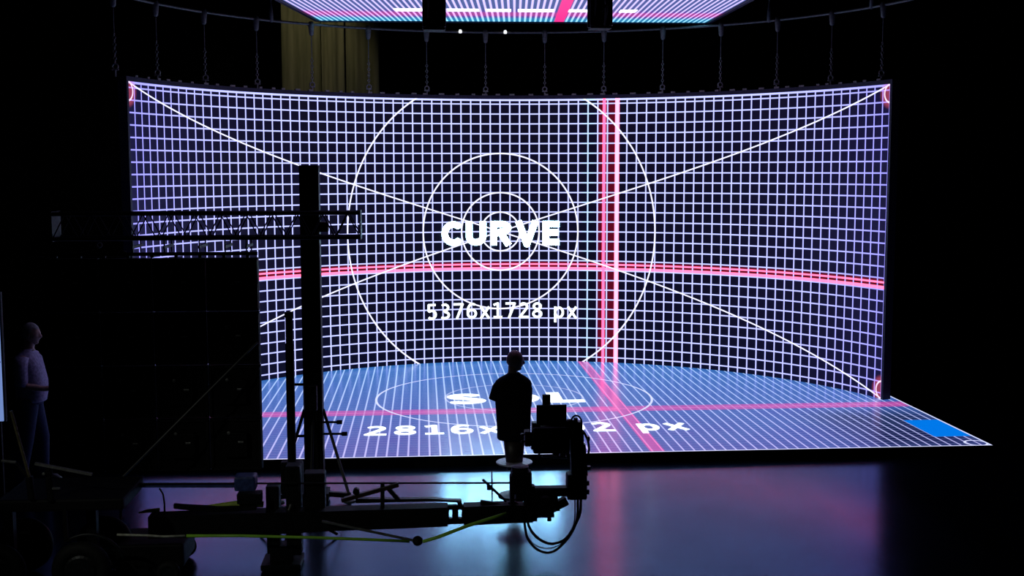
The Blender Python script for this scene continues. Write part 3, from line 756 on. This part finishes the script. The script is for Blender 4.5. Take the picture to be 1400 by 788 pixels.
part(MB().lathe(c(701, 694), [(.0, -.05), (.05, -.045), (.06, 0), (.05, .045), (.0, .05)], 18, 'Y'), 'tip_pivot', M['black'], h, True)

# film camera
k = thing('cinema_camera', c(752, 600), 'black film camera with monitor and cables on the crane head', 'camera')
part(MB().box(c(753, 600), (c(783, 0).x-c(732, 0).x, .17, c(0, 580).z-c(0, 617).z), None, .015), 'body', M['black'], k)
part(MB().box(c(754, 567, -.08), (c(775, 0).x-c(733, 0).x, .03, c(0, 555).z-c(0, 582).z), None, .006), 'monitor', M['black'], k)
part(MB().box(c(747, 548), (c(752.5, 0).x-c(741.5, 0).x, .05, c(0, 540).z-c(0, 557).z), None, .008), 'battery', M['black'], k)
part(MB().bar(c(735, 579), c(775, 580), .05, .03), 'top_handle', M['black'], k)
part(MB().lathe(c(733, 598), [(.0, -.075), (.042, -.07), (.05, 0), (.045, .06), (.0, .06)], 20, 'X'), 'lens', M['black'], k)
part(MB().box(c(721, 599), (.05, .12, c(0, 588).z-c(0, 609).z), None, .008), 'matte_box', M['black'], k)
part(MB().cyl(c(712, 604), c(750, 604), .010, 8), 'support_rod', M['black'], k)
part(MB().bar(c(712, 594), c(730, 594), .02, .014), 'lens_flag', M['black_metal'], k)
for px0, px1, p0, p1 in ((741, 771, 614, 619.5), (737, 746, 612, 620), (765, 773, 612, 624), (774, 778.5, 600, 626), (760, 786, 584, 596), (776, 795, 577, 600), (727, 737, 578, 592)):
    a_, b_ = c(px0, p0), c(px1, p1); part(MB().box(((a_.x+b_.x)/2, YC+.02, (a_.z+b_.z)/2), (b_.x-a_.x, .09, a_.z-b_.z), None, .005), 'cage', M['black_metal'], k)
part(MB().torus(c(765, 580), .045, .016, 'Y', 20, 8), 'focus_motor_ring', M['black'], k)
part(MB().lathe(c(779, 583), [(.0, -.05), (.055, -.045), (.062, 0), (.055, .045), (.0, .05)], 18, 'Y'), 'receiver', M['black'], k, True)
part(MB().lathe(c(748, 607, -.10), [(.0, -.02), (.04, -.018), (.04, .018), (.0, .02)], 16, 'Y'), 'hand_wheel', M['black_metal'], k)
for px, py, w_, h_, nm in ((736, 584, 5, 9, 'accessory_bracket'), (771, 585, 7, 6, 'accessory_bracket'), (729, 612, 6, 5, 'rod_clamp'), (760, 620, 9, 4, 'dovetail_plate'), (787, 575, 5, 7, 'transmitter'), (804, 600, 4, 6, 'cable_plug'), (805, 640, 5, 5, 'cable_plug'), (725, 607, 5, 4, 'rod_clamp')):
    p = c(px, py, -.02); part(MB().box(p, (w_*pc, .05, h_*pc), None, .004), nm, M['black_metal'], k)
for px, py, px2, py2 in ((776, 626, 741, 624), (741, 614, 734, 627), (773, 600, 781, 578)):
    part(MB().cyl(c(px, py, .03), c(px2, py2, .03), .009, 8), 'cage_rod', M['black_metal'], k)
part(MB().box(c(752, 592, -.09), (.05, .008, .02)), 'label_plate', M['grey'], k)
def cable(pts, r, lab, dy=0.0, name='camera_cable'):
    P = [c(a_[0], a_[1], dy+(a_[2] if len(a_) > 2 else 0)) for a_ in pts]
    out = []                                     # Catmull-Rom
    Q_ = [P[0]]+P+[P[-1]]
    for i in range(1, len(Q_)-2):
        for m in range(6):
            u = m/6; p0, p1, p2, p3 = Q_[i-1:i+3]
            out.append(.5*((2*p1)+(p2-p0)*u+(2*p0-5*p1+4*p2-p3)*u*u+(3*p1-p0-3*p2+p3)*u**3))
    out.append(P[-1])
    o = MB().tube(out, r, 8).build(name, M['rubber'], None, True); return tag(o, lab, 'cable', 'cables around the film camera')
cable([(717, 708), (718, 722), (722, 738), (735, 752), (752, 756), (768, 746), (782, 728), (789, 708), (790, 680)], .011, 'lowest thick black cable looping under the camera head')
cable([(720, 708, .02), (724, 722, .02), (735, 736, .02), (753, 744, .02), (772, 738, .02), (784, 722, .02), (793, 702, .02), (794, 680, .02)], .012, 'upper thick black cable looping under the camera head')
cable([(718, 710, -.03), (719, 728, -.03), (728, 743, -.03), (744, 750, -.03), (760, 748, -.03), (774, 737, -.03), (785, 715, -.03), (786, 682, -.03)], .005, 'thin black cable looping between the two thick loops under the camera head')
cable([(785, 600, -.02), (781, 578, -.02), (784, 570, -.02), (790, 569, -.02), (795, 576, -.02), (795, 592, -.02)], .008, 'small black cable loop standing above the right side of the camera')
cable([(786, 584), (797, 590), (804, 604), (805, 618), (801, 628), (797, 640)], .010, 'outer black cable bowing down the right side of the camera head')
cable([(780, 585, -.04), (792, 596, -.04), (797, 612, -.04), (794, 628, -.04)], .008, 'inner black cable bowing down the right side of the camera head')
cable([(732, 590, -.08), (728, 604, -.08), (731, 616, -.08), (741, 619, -.06)], .007, 'short black cable hanging at the left side of the camera body')

# ------------------------------------------------------------------ dolly at the lower left
YB = -7.35
def e(px, py, dy=0.0): return at(px, py, YB+dy)
t = thing('camera_dolly', (e(80, 700).x, YB, 0), 'dark wheeled dolly with steel push bar in the lower left corner', 'dolly')
part(MB().box(((e(-20, 0).x+e(150, 0).x)/2, YB+.15, e(60, 683).z), (e(150, 700).x-e(-20, 700).x, .7, .10), None, .02), 'platform', M['black'], t)
part(MB().bar(e(48, 634, -.2), e(126, 649, -.2), .03, .02), 'push_bar', M['grey'], t)
part(MB().cyl(e(15, 562, -.2), e(40, 652, -.2), .013, 10), 'handle_tube', plain('worn_brass_tube', (.16, .14, .08), .4, .5), t)
part(MB().cyl(e(40, 652, -.2), e(44, 683, -.2), .03, 12), 'handle_socket', M['black_metal'], t)
part(MB().cyl(e(66, 640, -.2), e(70, 685, -.2), .03, 12), 'bar_post', M['black'], t)
part(MB().cyl(e(2, 630.5, -.2), e(22, 632.5, -.2), .012, 10), 'side_grip', M['grey'], t)
part(MB().bar(e(22, 633, -.2), e(44, 660, -.2), .02, .02), 'grip_arm', M['black_metal'], t)
part(MB().box(e(77, 668, -.22), (.06, .02, .014)), 'catch', M['grey'], t)
part(MB().lathe(e(60, 648, -.24), [(.0, -.012), (.012, -.01), (.012, .01), (.0, .012)], 10, 'Y'), 'bolt', M['steel'], t)
for px, sy in ((120, -.2), (120, .5), (5, -.2), (5, .5)):
    w_ = e(px, 735); r_ = .235
    wh = part(MB().torus((w_.x, YB+sy, r_), r_-.06, .06, 'Y', 36, 12), 'wheel', M['rubber'], t, True)
    part(MB().lathe((w_.x, YB+sy, r_), [(.0, -.05), (.11, -.045), (.16, -.02), (.16, .02), (.11, .045), (.0, .05)], 24, 'Y'), 'hub', M['black_metal'], wh)
    part(MB().cyl((w_.x, YB+sy, r_), (w_.x, YB+.15, r_), .03, 10), 'axle', M['black'], t)
    if sy < 0: part(MB().bar((w_.x, YB+.15, r_), (w_.x, YB+.15, e(60, 683).z), .08, .08), 'suspension', M['black'], t)
mb = MB(); cc = e(120, 735, -.2); pts = []
for i in range(13):
    an = math.radians(125-i*9); pts.append((cc.x+.29*math.cos(an), YB-.2, .235+.29*math.sin(an)))
part(mb.tube(pts, .014, 8), 'mudguard_hoop', M['grey'] if False else M['black_metal'], t, True)
part(MB().bar((pts[0][0], YB-.2, pts[0][2]), (cc.x-.17, YB-.2, e(60, 683).z-.02), .03, .03), 'hoop_bracket', M['black'], t)

# pale strip screen at the left border
YV = -4.6
a_, b_ = at(-22, 402, YV), at(5, 576, YV)
t = thing('side_monitor', ((a_.x+b_.x)/2, YV, 0), 'narrow pale blue lit screen cut off by the left border', 'monitor')
part(MB().box(((a_.x+b_.x)/2, YV, (a_.z+b_.z)/2), (b_.x-a_.x, .03, a_.z-b_.z), None, .004), 'lit_face', M['sidescreen'], t)
part(MB().box(((a_.x+b_.x)/2-.0, YV+.05, (a_.z+b_.z)/2), (b_.x-a_.x+.03, .05, a_.z-b_.z+.03), None, .006), 'housing', M['black'], t)
part(MB().box(((a_.x+b_.x)/2, YV-.018, at(0, 495, YV).z), (b_.x-a_.x, .008, .012)), 'joint_strip', M['galv'], t)
part(MB().box(((a_.x+b_.x)/2, YV+.05, b_.z/2), (.06, .04, b_.z), None, .004), 'stand_post', M['black'], t)
part(MB().box(((a_.x+b_.x)/2, YV+.05, .015), (.35, .35, .03), None, .004), 'stand_foot', M['black'], t)

# ------------------------------------------------------------------ the person at the left
def skin_fig(name, verts, edges, rad, mat, parent, root=0, lev=2, ss=1.0):
    me = bpy.data.meshes.new(name); me.from_pydata([tuple(v) for v in verts], edges, []); me.materials.append(mat)
    o = bpy.data.objects.new(name, me); C.objects.link(o)
    sk = o.modifiers.new('skin', 'SKIN'); sk.use_smooth_shade = True
    if not me.skin_vertices: pass
    for i, r in enumerate(rad):
        d = me.skin_vertices[0].data[i]; d.radius = (r, r) if not isinstance(r, tuple) else r; d.use_root = i == root
    sb = o.modifiers.new('sub', 'SUBSURF'); sb.levels = lev; sb.render_levels = lev
    if parent: o.parent = parent; o.matrix_parent_inverse = world_inv(parent); kids.setdefault(parent, []).append(o)
    return o
YR = -3.95
bx = at(43, 560, YR).x; P0 = Vector((bx, YR, 0))
t = thing('person', P0, 'person in a pale lilac shirt and dark jeans standing in profile at the left', 'person')
HS = 1.0
def pp(x, y, z): return P0+Vector((x, y, z))*HS
# skeleton: faces +x (towards the stage)
V = {}; 
def add(nm, x, y, z, r, par=None):
    V[nm] = (pp(x, y, z), r, par)
add('pelvis', -.02, 0, .95, (.135, .115)); add('belly', .015, 0, 1.10, (.140, .130), 'pelvis'); add('chest', -.01, 0, 1.30, (.150, .120), 'belly')
add('neckbase', -.025, 0, 1.45, (.075, .08), 'chest'); add('neck', 0, 0, 1.53, (.055, .055), 'neckbase'); add('skull', .03, 0, 1.62, (.07, .07), 'neck')
for sd, s_ in (('l', 1), ('r', -1)):
    add('sh'+sd, -.02, s_*.17, 1.41, .062, 'chest'); add('el'+sd, -.04+.02*(s_ < 0), s_*.22, 1.13, .046, 'sh'+sd)
    add('wr'+sd, .19, s_*.15, 1.08, .030, 'el'+sd); add('pa'+sd, .265, s_*.12, 1.085, (.034, .022), 'wr'+sd)
    add('hip'+sd, -.02, s_*.095, .88, .092, 'pelvis'); add('kn'+sd, .01+.05*s_, s_*.11, .50, .060, 'hip'+sd)
    add('an'+sd, -.03+.08*s_, s_*.12, .09, .040, 'kn'+sd); add('to'+sd, .12+.08*s_, s_*.13, .035, (.04, .03), 'an'+sd)
names_ = list(V); idx = {n_: i for i, n_ in enumerate(names_)}
edges = [(idx[v[2]], idx[n_]) for n_, v in V.items() if v[2]]
skin_fig('body', [V[n_][0] for n_ in names_], edges, [V[n_][1] for n_ in names_], M['skin'], t)
for s_ in (1, -1):                                # fingers and thumb
    for k_, (dy, ln) in enumerate(((-.026, .065), (-.009, .078), (.009, .074), (.026, .058))):
        q0 = pp(.275, s_*.12+dy, 1.085); q1 = q0+Vector((ln*.45, 0, -.004)); q2 = q1+Vector((ln*.35, 0, -.018)); q3 = q2+Vector((ln*.15, 0, -.022))
        part(MB().tube([q0, q1, q2, q3], [.0095, .009, .008, .006], 8), 'finger', M['skin'], t, True)
    q0 = pp(.235, s_*.12-s_*.030, 1.09)
    part(MB().tube([q0, q0+Vector((.03, -s_*.022, .012)), q0+Vector((.062, -s_*.028, .012))], [.012, .010, .008], 8), 'thumb', M['skin'], t, True)
part(head_mb(pp(.03, 0, 1.655), 0, .98, .02), 'head', M['skin'], t, True)
hm = MB(); bmesh.ops.create_icosphere(hm.bm, subdivisions=4, radius=1)
for v in hm.bm.verts:
    x, y, z = v.co; v.co = Vector((.101*x-.006, .082*y, .122*z+.006))
bmesh.ops.delete(hm.bm, geom=[v for v in hm.bm.verts if v.co.z < (.055 if v.co.x > .03 else .02 if v.co.x > -.01 else -.045)], context='VERTS')
bmesh.ops.transform(hm.bm, matrix=Matrix.Translation(pp(.03, 0, 1.655)), verts=hm.bm.verts)
part(hm, 'hair', M['hair'], t, True)
# shirt and jeans as looser shells
ms = MB()
ms.loft([(P0.x+a_, YR, z_, hx_, hy_, .85) for a_, z_, hx_, hy_ in ((.005, .93, .150, .185), (.01, .97, .158, .190), (.02, 1.08, .165, .188), (.01, 1.20, .155, .190), (-.005, 1.32, .145, .200), (-.015, 1.40, .125, .195), (-.02, 1.445, .095, .150), (-.02, 1.475, .068, .085), (-.01, 1.50, .060, .065))], 32)
for v in ms.bm.verts:
    v.co.x += .006*math.sin(v.co.z*34+v.co.y*9); v.co.y += .004*math.cos(v.co.z*27)
sh = part(ms, 'shirt', M['shirt'], t, True)
for s_ in (1, -1):
    part(MB().tube([pp(-.02, s_*.165, 1.43), pp(-.03, s_*.195, 1.32), pp(-.04+.02*(s_ < 0), s_*.22, 1.18), pp(-.03, s_*.222, 1.13)], [.070, .075, .068, .064], 16), 'sleeve', M['shirt'], sh, True)
    js = part(MB().tube([pp(-.02, s_*.085, .96), pp(-.015, s_*.095, .84), pp(.01+.05*s_, s_*.11, .50), pp(-.01+.07*s_, s_*.118, .25), pp(-.03+.08*s_, s_*.12, .07)], [.125, .112, .082, .068, .066], 18), 'trouser_leg', M['jeans'], t, True)
    x_ = P0.x+.04+.08*s_
    part(MB().loft([(x_, YR+s_*.13, .0, .135, .045, .7), (x_, YR+s_*.13, .03, .14, .048, .7), (x_-.02, YR+s_*.13, .07, .11, .045, .8), (x_-.06, YR+s_*.13, .11, .05, .04, 1)], 20), 'shoe', M['shoe'], t, True)
part(MB().loft([(P0.x-.015, YR, .90, .135, .175, .85), (P0.x-.01, YR, .95, .145, .178, .85)], 28), 'waistband', M['jeans'], t, True)
